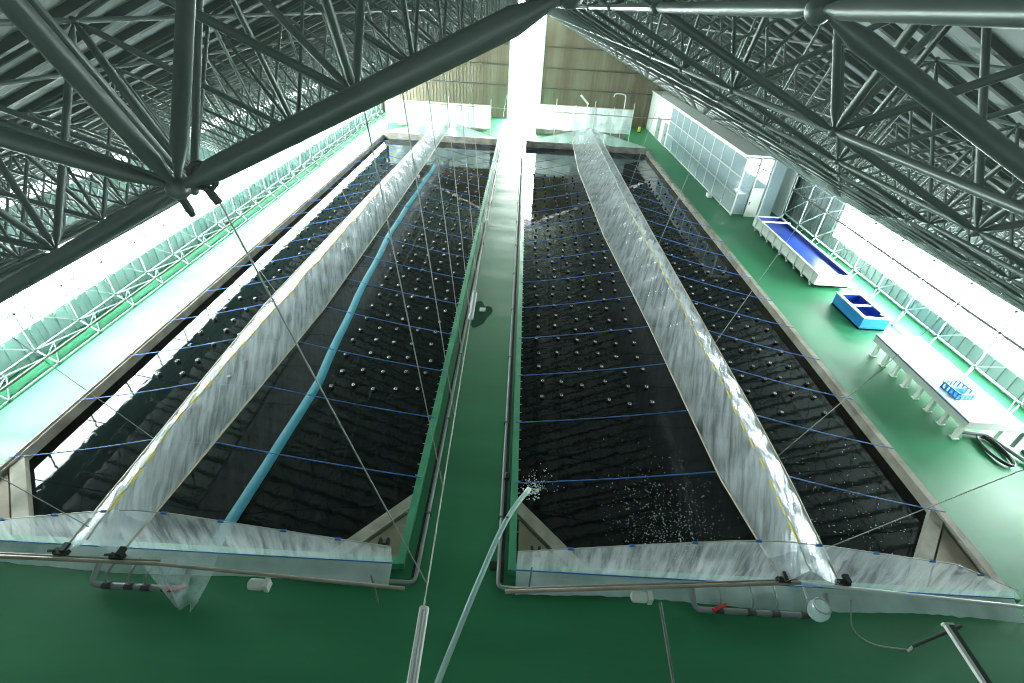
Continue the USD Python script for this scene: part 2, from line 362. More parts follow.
side_frame('white painted pipe frame in front of the right window band', 9.5, [(9.42, .03), (9.5, .46), (9.5, 1.28), (9.5, 1.77)], 6.97, 1.12, 10, 10.1, 2)
side_frame('white painted pipe frame in front of the left window band', -8.5, [(-8.45, .03), (-8.6, .16), (-8.75, .30), (-8.75, 1.08)], 4.9, 1.06, 27, -8.92, 1)

# ------------------------------------------------------------------ tanks
def tank(x0, x1, side, label, open_side):
    """open_side: +1 when the outer long edge is on the right."""
    t = thing('tank', label, 'tank', loc=(0, 0, 0))
    D = -.7; w = .1
    xin = x0 if open_side > 0 else x1; xout = x1 if open_side > 0 else x0
    s = open_side
    # inner faces, stopping at the floor edge
    part(t, 'wall', MB().box((xout-s*.03, (YN+YF)/2, (D-.01)/2), (.06, YF-YN, -D+.012)), M_conc, label='grey concrete outer wall above the water')
    cw = .12 if s > 0 else .03
    part(t, 'coping', MB().box((xout-s*.02*(s > 0), (YN+YF)/2, .012), (cw, YF-YN, .024)), M_conc)
    part(t, 'wall', MB().box((xin+s*.03, (YN+YF)/2, D/2), (.06, YF-YN, -D)), M_conc)
    part(t, 'wall', MB().box(((x0+x1)/2, YF-.03, D/2), (x1-x0-.12, .06, -D)), M_conc, label='concrete far end wall above the water')
    part(t, 'wall', MB().box(((x0+x1)/2, YN+.03, D/2), (x1-x0-.12, .06, -D)), M_conc)
    cb = part(t, 'curb', MB().box((xin-s*w/2+s*.06, (YN+YF)/2, .065), (w, YF-YN+.1, .13)), M_curb, label='raised green painted curb along the walkway')
    part(t, 'curb', MB().box(((x0+x1)/2, YN-.01, .065), (x1-x0-.06, .1, .128)), M_curb)
    part(t, 'curb', MB().box(((x0+x1)/2, YF+.01, .065), (x1-x0-.06, .1, .128)), M_conc, label='low concrete curb at the far end')
    hk = MB()
    for y in np.arange(YN+.5, YF, .215):
        hk.box((xin+s*.07, y, .115), (.05, .008, .008))
    part(cb, 'hook', hk, M_cable, kind='stuff')
    part(t, 'bottom', MB().box(((x0+x1)/2, (YN+YF)/2, D-.05), (x1-x0, YF-YN, .08)), M_bottom)
    # chamfered corner pockets at the near end: a slanted wall and a sunk concrete pocket
    for e in (-1, 1):
        cx = x0+.06 if e < 0 else x1-.06; dx = -e
        leg = 1.12 if e*s < 0 else 1.4
        a, b = np.array([cx, YN+.05+leg]), np.array([cx+dx*leg*.92, YN+.05])
        d = (b-a)/np.linalg.norm(b-a); nrm = np.array([d[1], -d[0]]); 
        if nrm@(np.array([cx, YN])-a) < 0: nrm = -nrm
        th = .17
        poly = [a, b, b+dx*np.array([-th*1.4, 0]), a+np.array([0, -th*1.5])]
        part(t, 'corner_wall', MB().prism(Polygon(poly).buffer(0), D, -.03), M_conc, label='slanted concrete wall across a near corner')
        inner = Polygon([(cx, YN+.06), tuple(b+dx*np.array([-th*1.4, 0])), tuple(a+np.array([0, -th*1.5]))]).buffer(0)
        part(t, 'pocket_floor', MB().prism(inner.buffer(-.035), -.15, -.07), M_tan, label='tan pocket floor in a near corner')
        part(t, 'pocket_joint', MB().prism(inner, -.24, -.16), M_dark)
        c = np.array(inner.centroid.coords[0])
        u = MB()
        for q in (-.05, .05): u.box((c[0]+q, c[1]-.02, -.035), (.035, .11, .08))
        u.box((c[0], c[1]-.06, -.035), (.1, .035, .08))
        part(t, 'drain_fitting', u, M_black, label='small black drain fitting')
    return t
tank(XL0, XL1, -1, 'long sunken concrete tank left of the green walkway', -1)
tank(XR0, XR1, 1, 'long sunken concrete tank right of the green walkway', 1)
for x0, x1, nm in ((XL0, XL1, 'left'), (XR0, XR1, 'right')):
    sy_ = x0+.05, x1-.05
    ply = Polygon([(x0+.06, YN+1.2), (x0+1.1, YN+.06), (x1-1.1, YN+.06), (x1-.06, YN+1.2), (x1-.06, YF-.06), (x0+.06, YF-.06)])
    single('water', MB().prism(ply, WATER-.04, WATER), M_water, f'dark rippled water filling the {nm} tank', 'water')

# ------------------------------------------------------------------ floats
proto = None
def make_float(loc, label):
    t = thing('float', label, 'float', loc, group='black ball floats on the tank water')
    b = trimesh.creation.icosphere(2, .047)
    part(t, 'ball', MB().add(b.vertices*[1, 1, .92], b.faces), M_float, smooth=True)
    part(t, 'eyelet', MB().ring([(-.012+.022*math.cos(q), -.028+.022*math.sin(q), .036) for q in np.linspace(0, 2*math.pi, 11)], .0065, 5), M_cap, smooth=True)
    return t
spots = []
for half, xs, side in (('right tank, walkway half', [.66, 1.09, 1.52, 1.96, 2.4, 2.83], 1), ('right tank, outer half', [6.2, 5.78, 5.34, 4.9, 4.46], -1),
                       ('left tank, walkway half', [-1.66, -2.08, -2.5, -2.93, -3.36], 1), ('left tank, outer half', [-6.62, -6.2, -5.77, -5.34], -1)):
    for rI, y in enumerate(np.arange(7.05, 22.5, .5)):
        for cI, x_ in enumerate(xs):
            if rng.random() < .03: continue
            px = x_+rng.uniform(-.05, .05)+.03*math.sin(rI*1.3); py = y+rng.uniform(-.06, .06)+.12*((cI % 2)*.5)
            spots.append((py, px, half, rI, cI, side))
spots.sort(key=lambda q: math.hypot(q[0], q[1]))
for k, (py, px, half, rI, cI, side) in enumerate(spots[:298]):
    ref = 'from the walkway' if side > 0 else 'from the outer edge'
    lab = f'black float, {half}: {ORD[rI]} row from near end, {ORD[cI]} {ref}'
    loc = (px, py, WATER+.018)
    proto = make_float(loc, lab) if proto is None else (copy(proto, loc, lab, rng.uniform(0, .6)) and proto)
mb = MB()
for py, px, *_ in spots[298:]: mb.ball((px, py, WATER+.018), .042, 1)
single('float_field', mb, M_float, 'many small black floats dotting the far half of both tanks', 'floats', kind='stuff', smooth=True)

# ------------------------------------------------------------------ plastic covers along the tanks
def cover(ys, xl, xr, xm, zl, zr_, zm, label, seed):
    t = thing('plastic_cover', label, 'plastic cover')
    r2 = np.random.default_rng(seed)
    Y = np.arange(ys[0], ys[-1]+.01, .09)
    f = lambda a: np.interp(Y, ys, a)
    L = np.stack([f(xl), Y, f(zl)], 1); R = np.stack([f(xr), Y, f(zr_)], 1); C = np.stack([f(xm), Y, f(zm)], 1)
    C[:, 2] += .012*np.sin(Y*4.2)+r2.normal(0, .006, len(Y)); C[:, 0] += .012*np.sin(Y*2.7+seed)
    for nm, E in (('left_sheet', L), ('right_sheet', R)):
        n = 9; u = np.linspace(0, 1, n)[None, :, None]
        P = C[:, None]*(1-u)+E[:, None]*u
        ph = np.cumsum(r2.uniform(.15, 1.5, len(Y)))
        wob = np.sin(ph)[:, None]*np.sin(np.pi*u[..., 0])*.022+r2.normal(0, .006, P.shape[:2])*np.sin(np.pi*u[..., 0])
        sag = np.sin(np.pi*u[..., 0])*.04
        P[..., 2] += wob-sag
        part(t, 'sheet', MB().grid(P), M_film_r if xl[0] > 0 else M_film_l, smooth=True)
        part(t, 'edge_pole', MB().ring(E, .016, 6), M_edge, smooth=True, label='pale pole along the lower edge')
    part(t, 'ridge_rope', MB().ring(C+[0, 0, .008], .012, 6), M_cable, smooth=True)
    for y in np.arange(ys[0]+.35, 15, .36):
        i = int(np.argmin(abs(Y-y))); j = min(i+(2 if y > 4 else 3), len(Y)-1)
        part(t, 'tape', MB().ring([C[i]+[0, 0, .012], C[j]+[0, 0, .012]], .016, 6), M_yellow, label='strip of yellow tape on the ridge')
    return t
cover([3.12, 4.6, 6, 8.5, 13.4, 20, 25, 27.4], [3.35, 3.1, 3.02, 2.9, 2.55, 2.38, 2.5, 2.9], [4.02, 4.1, 4.12, 4.1, 4.06, 4.05, 4.05, 4.05], [3.56, 3.6, 3.62, 3.6, 3.5, 3.52, 3.55, 3.6],
      [.67]*8, [.67]*8, [.93, .96, .97, .97, .97, .97, .97, .92], 'clear plastic ridge cover suspended along the middle of the right tank', 3)
cover([3.0, 4.6, 6, 8.5, 13.4, 20, 25, 27.4], [-4.9, -4.95, -5.0, -5.08, -4.95, -4.75, -4.65, -4.5], [-4.25, -4.12, -4.02, -3.85, -3.8, -3.75, -3.75, -3.8], [-4.5, -4.58, -4.58, -4.5, -4.4, -4.3, -4.25, -4.2],
      [.67]*8, [.67]*8, [.93, .96, .97, .97, .97, .97, .97, .92], 'clear plastic ridge cover suspended along the middle of the left tank', 4)

# blue ropes across the tanks, and cables that hold the covers
def rope_z(): return .66
yr = [4.75+1.28*k for k in range(17)]
def at(ys, xs, y): return float(np.interp(y, ys, xs))
CY = [3.0, 4.6, 6, 8.5, 13.4, 20, 25, 27.4]
CL = {'right': ([3.13, 3.1, 3.02, 2.9, 2.55, 2.38, 2.5, 2.9], [4.02, 4.1, 4.12, 4.1, 4.06, 4.05, 4.05, 4.05], XR0, XR1),
      'left': ([-4.78, -4.95, -5.0, -5.08, -4.95, -4.75, -4.65, -4.5], [-4.25, -4.12, -4.02, -3.85, -3.8, -3.75, -3.75, -3.8], XL0, XL1)}
for nm, (xl, xr, e0, e1) in CL.items():
    for k, y in enumerate(yr):
        if y > YF: continue
        a, b = at(CY, xl, y), at(CY, xr, y)
        p = [(e0, y, .1 if nm == 'left' and e0 < -5 else .14), (a, y, .645), ((a+b)/2, y, .63), (b, y, .645), (e1, y, .05 if nm == 'right' else .14)]
        if nm == 'left': p[0] = (e0, y, .05)
        pts = []
        for (q0, q1) in zip(p[:-1], p[1:]):
            for s_ in np.linspace(0, 1, 6, endpoint=False):
                c = np.asarray(q0)*(1-s_)+np.asarray(q1)*s_; c[2] -= .03*math.sin(math.pi*s_); pts.append(c)
        pts.append(p[-1])
        single('rope', MB().ring(pts, .0085, 5), M_rope, f'blue rope strung across the {nm} tank, {ORD[k]} from the near end', 'rope', group='blue ropes across the tanks', smooth=True)
guys = [('right', 3.55, (3.98, .68), (6.15, 3.1)), ('right', 5.1, (4.12, .68), (5.35, 3.6)), ('right', 8.05, (4.11, .68), (5.02, 3.98)), ('right', 13.0, (4.08, .68), (4.66, 4.1)),
        ('right', 18.0, (4.06, .68), (4.6, 4.1)), ('left', 4.73, (-4.97, .68), (-6.6, 3.1)), ('left', 3.3, (-4.8, .68), (-6.5, 3.1)), ('left', 9.0, (-5.06, .68), (-6.2, 3.25)), ('left', 14.0, (-4.93, .68), (-5.9, 3.4))]
cnt = {}
for nm, y, a, b in sorted(guys):
    k = cnt[nm] = cnt.get(nm, -1)+1
    single('cable', MB().ring([(a[0], y, a[1]), (b[0], y, b[1])], .0055, 5), M_hang, f'thin support cable from the {nm} cover up to the roof, {ORD[k]} from the near end', 'cable', smooth=True)

# ------------------------------------------------------------------ light fixtures on a wire above the walkway
LZ = 2.0
def lx(y): return -.555-.014*(y-2)
wire = [(lx(y), y, LZ+.02) for y in np.arange(1.0, 30, 1.0)]
single('wire', MB().ring(wire, .0065, 5), M_cable, 'pale wire stretched above the walkway carrying the lamps', 'wire', smooth=True)
def lamp(loc, rzz, label):
    t = thing('lamp', label, 'lamp', loc, rzz, group='unlit tube lamps above the floor')
    tr = Polygon([(-.04, 0), (.04, 0), (.03, .03), (-.03, .03)])
    e = trimesh.creation.extrude_polygon(tr, .83, engine='earcut'); v = e.vertices.copy(); e.vertices = np.stack([v[:, 0], v[:, 2]-.415, v[:, 1]], 1); e.invert()
    part(t, 'housing', MB().tm(e), M_lamp)
    part(t, 'tube', MB().ring([(0, -.38, .04), (0, .38, .04)], .014, 8), M_tube, smooth=True)
    for q in (-.39, .39): part(t, 'holder', MB().box((0, q, .04), (.04, .03, .035)), M_lamp)
    return t
for k, y in enumerate([1.55, 6.75, 10.85, 15.0, 19.2]):
    lamp((lx(y), y, LZ-.02), 0.012, f'white tube lamp hanging over the walkway, {ORD[k]} from the near end')
single('lamp_stand_off', MB().box((0, 0, -5), (.001, .001, .001)), M_dark, 'x') if False else None
t = thing('lamp', 'dark metal lamp rail hanging low at the right bottom corner', 'lamp', (3.74, 1.61, 2.0), -.02)
part(t, 'channel', MB().box((-.02, 0, 0), (.03, .9, .03)), M_lamp); part(t, 'channel', MB().box((.018, 0, 0), (.035, .9, .03)), M_joist)
part(t, 'end_cap', MB().box((0, .45, .0), (.085, .015, .04)), M_lamp)
hang = [((-1.37, 2.14, 5.24), (lx(2.14), 2.14, LZ)), ((-.95, 3.13, 5.50), (lx(3.13), 3.13, LZ)), ((-.95, 4.15, 5.5), (lx(4.15), 4.15, LZ)), ((-.95, 5.2, 5.5), (lx(5.2), 5.2, LZ)),
        ((-.95, 6.3, 5.5), (lx(6.3), 6.3, LZ)), ((-.95, 7.6, 5.5), (lx(7.6), 7.6, LZ)), ((-.95, 9.2, 5.5), (lx(9.2), 9.2, LZ))]
for k, (a, b) in enumerate(hang):
    single('cable', MB().ring([a, b], .0048, 5), M_hang, f'thin cable from the left roof slope to the lamp wire, {ORD[k]} from the near end', 'cable', smooth=True)
t = thing('pipe_clamp', 'dark clamp hanging below the left front roof pipe, holding a cable', 'clamp')
part(t, 'strap', MB().ring([(-.575+.024*math.cos(q), .88, 5.715+.024*math.sin(q)) for q in np.linspace(0, 6.283, 13)], .005, 6), M_joist, smooth=True)
part(t, 'tongue', MB().bar((-.575, .88, 5.695), (-.56, .88, 5.665), .01, .012), M_joist)
t = thing('pipe_clamp', 'dark clamp at the left front roof joint without a cable', 'clamp')
part(t, 'tongue', MB().bar((-.63, .88, 5.68), (-.62, .88, 5.645), .01, .012), M_joist)
part(t, 'tip', MB().ball((-.619, .88, 5.642), .007, 1), M_joist)
single('rod', MB().ring([(1.38, 2.1, 2.0), (1.34, 1.4, 2.0)], .012, 8), M_joist, 'dark grey rod hanging over the near floor, bottom centre right', 'rod', smooth=True)

# ------------------------------------------------------------------ front rails and plastic skirts
def rail(x0, x1, y0, y1, y2, label, m2=None):
    t = thing('rail', label, 'rail')
    xm = (x0+x1)/2
    part(t, 'pole', MB().ring([(x0, y0, .65), (xm, y1, .65)], .022, 8), M_rail, smooth=True)
    part(t, 'pole', MB().ring([(xm, y1, .65), (x1, y2, .65)], .02, 8), m2 or M_rail, smooth=True)
    part(t, 'pole', MB().ring([(x0+.05, y0+.05, .63), (xm, y1+.05, .63)], .012, 6), M_rail, smooth=True)
    for x_ in (x0+.3, x1-.4): part(t, 'leg', MB().ring([(x_, y1+.03, 0), (x_, y1, .65)], .012, 6), M_grey, smooth=True)
    return t
rail(-6.6, -.99, 2.9, 2.93, 2.81, 'brown pole rail in front of the left tank')
rail(.12, 7.0, 2.84, 3.14, 2.95, 'brown and white pole rail in front of the right tank', M_white)
def skirt(pts_top, label, seed, y_top, y_bot, z_bot):
    """Sheet from a top rope down over the curb: upper part upright over the water, lower part over the curb."""
    t = thing('plastic_skirt', label, 'plastic skirt')
    r2 = np.random.default_rng(seed)
    xs = np.array([p[0] for p in pts_top]); zs = np.array([p[1] for p in pts_top])
    X = np.arange(xs[0], xs[-1], .08); Z = np.interp(X, xs, zs)
    mid = np.stack([X, np.full_like(X, YN-.07), np.full_like(X, .17)], 1)
    top = np.stack([X, np.full_like(X, y_top), Z], 1)
    bot = np.stack([X, np.full_like(X, y_bot), np.full_like(X, z_bot)+.05*np.sin(X*1.7+seed)], 1)
    u = np.linspace(0, 1, 7)[None, :, None]
    for nm, a, b, mm in (('upper_sheet', top, mid, M_skirt), ('lower_sheet', mid, bot, M_film2)):
        P = a[:, None]*(1-u)+b[:, None]*u
        w = np.sin(np.cumsum(r2.uniform(.1, 1.3, len(X))))[:, None]*np.sin(np.pi*u[..., 0])*.02
        P[..., 1] += w+r2.normal(0, .005, w.shape)
        part(t, 'sheet', MB().grid(P), mm, smooth=True)
    part(t, 'top_rope', MB().ring(top, .008, 5), M_cable, smooth=True)
    part(t, 'hem_rope', MB().ring(mid+[0, -.01, .01], .008, 5), M_rope, smooth=True)
    for k in range(1, 9):
        i = int(len(X)*k/9); part(t, 'clip', MB().box(top[i], (.07, .025, .025)), M_rope)
    return t
skirt([(.26, .5), (1.7, .78), (2.81, .98), (3.35, 1.02), (3.86, .98), (5.53, .76), (6.65, .26)], 'clear plastic skirt sagging over the near end of the right tank', 5, 3.42, 3.12, .1)
skirt([(-7.3, .2), (-6.01, .56), (-4.81, .82), (-4.3, .9), (-3.84, .87), (-2.95, .72), (-1.25, .44)], 'clear plastic skirt sagging over the near end of the left tank', 6, 3.42, 3.12, .1)
# far end sheets
def far_sheet(x0, x1, xa, za, label):
    t = thing('plastic_skirt', label, 'plastic skirt')
    X = np.linspace(x0, x1, 60); Z = np.where(X < xa, np.interp(X, [x0, xa], [.17, za]), np.interp(X, [xa, x1], [za, .17]))
    u = np.linspace(0, 1, 5)[None, :, None]
    a = np.stack([X, np.full_like(X, 27.36), Z], 1); b = np.stack([X, np.full_like(X, 27.28), np.full_like(X, .12)], 1)
    part(t, 'sheet', MB().grid(a[:, None]*(1-u)+b[:, None]*u+np.stack([0*X, .03*np.sin(X*6), 0*X], 1)[:, None]), M_film2, smooth=True)
    part(t, 'top_rope', MB().ring(a, .012, 5), M_cable, smooth=True)
far_sheet(XR0+.1, XR1-.1, 3.55, .92, 'triangular plastic sheet across the far end of the right tank')
far_sheet(XL0+.1, XL1-.1, -4.2, .92, 'triangular plastic sheet across the far end of the left tank')
for x0, x1, z0, z1, nm in ((-7.5, -1.75, .32, 1.5, 'left'), (.75, 5.98, .48, 1.72, 'right')):
    t = thing('plastic_curtain', f'bluish plastic curtain hung behind the far end of the {nm} tank', 'curtain')
    X = np.linspace(x0, x1, 70); u = np.linspace(0, 1, 8)[None, :, None]
    a = np.stack([X, 28.8+.04*np.sin(X*9), np.full_like(X, z1)], 1); b = np.stack([X, 28.8+.07*np.sin(X*7+1), np.full_like(X, z0)], 1)
    part(t, 'sheet', MB().grid(a[:, None]*(1-u)+b[:, None]*u), M_film2, smooth=True)
    part(t, 'curtain_pole', MB().ring([(x0, 28.75, z1), (x1, 28.75, z1)], .02, 6), M_edge, smooth=True)
    n = 6
    for k in range(n): part(t, 'stand', MB().ring([(x0+(x1-x0)*k/(n-1), 28.85, 0), (x0+(x1-x0)*k/(n-1), 28.85, z1+(.3 if k % 2 else .05))], .018, 6), M_white, smooth=True)
single('pipe_run', MB().ring([(-6.9, 28.2, 1.5), (7.9, 28.2, 1.45)], .022, 6), M_rail, 'long thin pipe crossing the hall in front of the far curtains', 'pipe', smooth=True)
single('block_wall', MB().box((3.4, 30.0, .24), (5.2, .2, .48)).box((-4.6, 30.0, .24), (5.2, .2, .48)), M_conc, 'low grey concrete wall behind the far curtains', 'wall', kind='structure')

# ------------------------------------------------------------------ pipes, hose and fittings round the walkway
def bend(p, r=.08, n=5):
    out = [np.asarray(p[0], float)]
    for a, b, c in zip(p[:-2], p[1:-1], p[2:]):
        a, b, c = map(lambda q: np.asarray(q, float), (a, b, c))
        i, o = b+(a-b)/np.linalg.norm(a-b)*r, b+(c-b)/np.linalg.norm(c-b)*r
        for s_ in np.linspace(0, 1, n): out.append((1-s_)**2*i+2*s_*(1-s_)*b+s_*s_*o)
    out.append(np.asarray(p[-1], float)); return out
def drain(xw, xe, label, sgn):
    t = thing('drain_pipe', label, 'pipe')
    part(t, 'pipe', MB().ring(bend([(xw, 27, .06), (xw, 3.2, .06), (xe, 3.2, .06)]), .026, 8), M_grey, smooth=True)
    for y in np.arange(4.2, 26, 1.9): part(t, 'saddle', MB().box((xw, y, .05), (.08, .03, .07)), M_joist)
    part(t, 'channel', MB().box((xw+sgn*.045, 15.1, .006), (.05, 23.6, .012)), M_dark)
    return t
drain(-.99, -2.4, 'grey pipe along the left side of the walkway', -1)
drain(.04, 1.4, 'grey pipe along the right side of the walkway', 1)
t = thing('hose', 'clear hose lying over the walkway and curb into the right tank', 'hose')
hp = bend([(-.80, 1.0, .05), (-.55, 2.12, .06), (-.28, 2.98, .12), (.02, 3.85, .22), (.22, 4.28, .25), (.385, 4.55, .2)], .25, 6)
part(t, 'tube', MB().ring(hp, .036, 12), M_hose, smooth=True)
part(t, 'collar', MB().ring([(.37, 4.52, .205), (.42, 4.62, .185)], .04, 12), M_white, smooth=True)
sp = MB()
for _ in range(170):
    a, d = rng.uniform(0, 6.28), abs(rng.normal(0, .16)); sp.ball((.55+d*math.cos(a)*1.1, 4.86+d*1.4*abs(math.sin(a)), WATER+.01), rng.uniform(.004, .011), 0)
for _ in range(60): sp.ball((rng.normal(.50, .05), rng.normal(4.8, .07), WATER+rng.uniform(0, .16)), rng.uniform(.006, .013), 0)
single('splash', sp, M_foam, 'white splash of bubbles where the hose pours into the right tank', 'splash', kind='stuff')
fm = MB()
for _ in range(1100):
    if rng.random() < .72: x_, y_ = rng.normal(2.45, .5), 3.75+rng.gamma(2.2, .35)
    else: x_, y_ = rng.uniform(3.9, 6.2), 3.8+rng.gamma(2.4, .5)
    if 1.5 < x_ < 6.3 and 3.6 < y_ < 6.5: fm.ball((x_, y_, WATER+.002), rng.uniform(.0025, .0075), 0)
single('bubbles', fm, M_foam, 'fine white bubbles drifting on the near water of the right tank', 'bubbles', kind='stuff')
# cyan layflat hose floating in the left tank
c = [(-3.80, 3.55), (-3.77, 4.05), (-3.70, 5.08), (-3.64, 7.2), (-3.84, 10.3), (-4.0, 14.7), (-3.95, 18), (-3.85, 23)]
ys = np.arange(3.55, 23, .15); xs = np.interp(ys, [q[1] for q in c], [q[0] for q in c])+.012*np.sin(ys*2.1)
hz = WATER+np.interp(ys, [3.5, 4.3, 5.2, 9], [.04, .02, .008, .008])
P = np.stack([np.stack([xs+o, ys, hz+.008*(1-(o/.09)**2)], 1) for o in np.linspace(-.09, .09, 7)], 1)
P2 = P[:, ::-1].copy(); P2[..., 2] = hz[:, None]-.004
single('layflat_hose', MB().grid(P[:, ::-1]).grid(P2[:, ::-1]), M_cyan, 'bright cyan flat hose floating along the left tank', 'hose', smooth=True)
single('floor_drain', MB().box((-.02, 3.5, .012), (.11, .12, .024)).box((-.02, 3.5, .026), (.07, .08, .008)), M_black, 'small black drain box on the walkway beside the hose', 'drain')
t = thing('clamp_knot', 'black joint clamp on the pipe right of the walkway', 'clamp')
part(t, 'ring', MB().ring([(.09, 4.86, .09), (.09, 4.96, .09)], .04, 10), M_black, smooth=True); part(t, 'bolt', MB().box((.09, 4.91, .14), (.03, .03, .03)), M_black)
single('tray', MB().box((-.68, 9.9, .012), (.14, .16, .024)).box((-.68, 9.9, .03), (.10, .12, .012)), M_white, 'small white tray on the wet patch of the walkway', 'tray')

def manifold(x0, x1, y, label, seed):
    t = thing('pipe_manifold', label, 'pipes')
    part(t, 'main_pipe', MB().ring(bend([(x0, y+.22, .2), (x0, y, .08), (x1, y, .08), (x1, y+.22, .22)], .08), .034, 10), M_grey, smooth=True)
    for k, f_ in enumerate((.18, .42, .6, .82)):
        x_ = x0+(x1-x0)*f_
        part(t, 'riser', MB().ring(bend([(x_, y, .08), (x_, y+.03, .22), (x_+.02, y+.26, .25)], .07), .014, 8), M_grey, smooth=True)
        part(t, 'coupling', MB().ring([(x_-.05, y, .08), (x_+.05, y, .08)], .043, 10), M_joist, smooth=True)
    return t
manifold(2.45, 4.1, 3.06, 'dark grey pipe manifold on the floor in front of the right tank', 1)
manifold(-4.8, -3.7, 2.95, 'dark grey pipe manifold on the floor in front of the left tank', 2)
for x_, y_, lab in ((2.72, 3.04, 'red valve handle lying on the right tank manifold'), (-3.72, 2.9, 'red valve handle inside the plastic bag by the left manifold')):
    t = thing('valve', lab, 'valve', (x_, y_, .16), .4)
    part(t, 'lever', MB().box((0, 0, .03), (.2, .035, .03)), M_red); part(t, 'body', MB().ring([(0, 0, -.06), (0, 0, .02)], .035, 8), M_joist, smooth=True)
t = thing('plastic_bag', 'crumpled clear plastic hanging below the left rail', 'plastic bag')
g = np.stack(np.meshgrid(np.linspace(0, 1, 16), np.linspace(0, 1, 14), indexing='ij'), -1)
wd = (1-g[..., 1]*.75)
P = np.stack([-3.68+(g[..., 0]-.5)*wd*.95+.12*g[..., 1], 3.05-.3*g[..., 1]+.05*np.sin(g[..., 0]*14), .62-.55*g[..., 1]+.03*np.sin(g[..., 0]*9+g[..., 1]*5)], -1)
part(t, 'sheet', MB().grid(P), M_bag, smooth=True)
t = thing('plastic_bowl', 'clear plastic bowl hung on the right rail beside the cover', 'bowl', (3.84, 3.0, .34))
part(t, 'bowl', MB().ring([(0, 0, -.1), (0, 0, -.09), (0, 0, 0), (0, 0, .09)], [.05, .1, .12, .09], 14), M_film2, smooth=True); part(t, 'rim', MB().ring([(.09*math.cos(q), .09*math.sin(q), .09) for q in np.linspace(0, 6.283, 17)], .012, 5), M_cable, smooth=True)
for x_, y_, lab in ((-4.92, 3.0, 'black clamp where the left pole of the left cover meets the rail'), (-4.28, 2.99, 'black clamp where the right pole of the left cover meets the rail'),
                    (3.36, 3.15, 'black clamp where the left pole of the right cover meets the rail'), (4.07, 3.16, 'black clamp where the right pole of the right cover meets the rail')):
    t = thing('pole_clamp', lab, 'clamp', (x_, y_, .65))
    part(t, 'jaw', MB().box((0, 0, 0), (.14, .07, .07)), M_black); part(t, 'jaw', MB().box((.04, .03, .05), (.06, .1, .05)), M_black); part(t, 'screw', MB().ring([(-.06, 0, .03), (-.1, -.03, .07)], .014, 6), M_joist)
for x_, y_, lab in ((-2.62, 2.8, 'white plastic pump clipped to the left rail'), (1.66, 2.9, 'white plastic pump clipped to the right rail')):
    t = thing('pump', lab, 'pump', (x_, y_, .58))
    part(t, 'body', MB().ring([(-.11, 0, 0), (-.09, 0, 0), (.05, 0, 0), (.07, 0, 0)], [.03, .06, .06, .04], 10), M_board, smooth=True); part(t, 'flange', MB().box((.1, 0, 0), (.05, .1, .12)), M_white)
t = thing('hook_pole', 'dark pole leaning on the floor below the right white rail', 'pole')
part(t, 'shaft', MB().ring([(4.9, 2.75, .12), (5.5, 2.93, .3)], .018, 6), M_joist, smooth=True); part(t, 'hook', MB().ring([(4.9, 2.75, .12), (4.86, 2.72, .06)], .012, 6), M_white)
single('cord', MB().ring(bend([(4.1, 3.0, .6), (4.2, 2.85, .2), (4.5, 2.78, .03), (4.95, 2.75, .03)], .15), .008, 5), M_cable, 'thin pale cord trailing from the rail to the dark pole', 'cord', smooth=True)

# ------------------------------------------------------------------ tanks and table by the right wall
def rect_tank(name, label, cat, x0, x1, y0, y1, z0, z1, rim, m_out, m_in, legs, fill, ribs, m_rim):
    t = thing(name, label, cat, ((x0+x1)/2, (y0+y1)/2, 0)); w, l = x1-x0, y1-y0
    th = .05
    part(t, 'bottom', MB().box((0, 0, z0+.02), (w, l, .04)), m_out)
    for s_ in (-1, 1):
        part(t, 'side', MB().box((s_*(w/2-th/4), 0, (z0+z1)/2), (th/2, l, z1-z0)), m_out); part(t, 'side', MB().box((0, s_*(l/2-th/4), (z0+z1)/2), (w-th, th/2, z1-z0)), m_out)
        part(t, 'lining', MB().box((s_*(w/2-th*.7), 0, (z0+z1)/2+.01), (th/3, l-th, z1-z0-.02)), m_in); part(t, 'lining', MB().box((0, s_*(l/2-th*.7), (z0+z1)/2+.01), (w-th*2, th/3, z1-z0-.02)), m_in)
        part(t, 'rim', MB().box((s_*(w/2-rim/2+.015), 0, z1), (rim, l+.03, .03)), m_rim); part(t, 'rim', MB().box((0, s_*(l/2-rim/2+.015), z1), (w-2*rim+.03, rim, .03)), m_rim)
    part(t, 'lining', MB().box((0, 0, fill), (w-th*2, l-th*2, .02)), m_in)
    for k in range(ribs):
        y = -l/2+l*(k+.5)/ribs
        for s_ in (-1, 1): part(t, 'rib', MB().box((s_*(w/2+.012), y, (z0+z1)/2), (.03, .04, z1-z0)), m_out)
        for s_ in (-1, 1): 
            if legs: part(t, 'leg', MB().box((s_*(w/2-.05), y, z0/2), (.06, .06, z0)), m_rim)
    return t
ta = rect_tank('fish_tank', 'long white tank with a blue inside on the green floor by the building', 'tank', 8.3, 9.22, 12.1, 16.6, 0.08, .43, .06, M_board, M_blue, True, .33, 9, M_white)
part(ta, 'crossbar', MB().box((0, 1.65, .46), (.98, .07, .04)), M_white)
tb = rect_tank('fish_tank', 'small bright blue tank with a white rim between the two long ones', 'tank', 8.42, 9.05, 10.05, 11.3, 0.0, .33, .07, M_blue2, M_blue, False, .1, 0, M_white)
part(tb, 'crossbar', MB().box((0, .05, .3), (.55, .06, .03)), M_white); part(tb, 'valve_knob', MB().disc((.16, -.5, .34), .04, .04), M_black)
tc = thing('worktable', 'long low white table on short legs by the right window', 'table', (8.52, 7.7, 0))
part(tc, 'top', MB().box((0, 0, .49), (.95, 2.75, .03)), M_white)
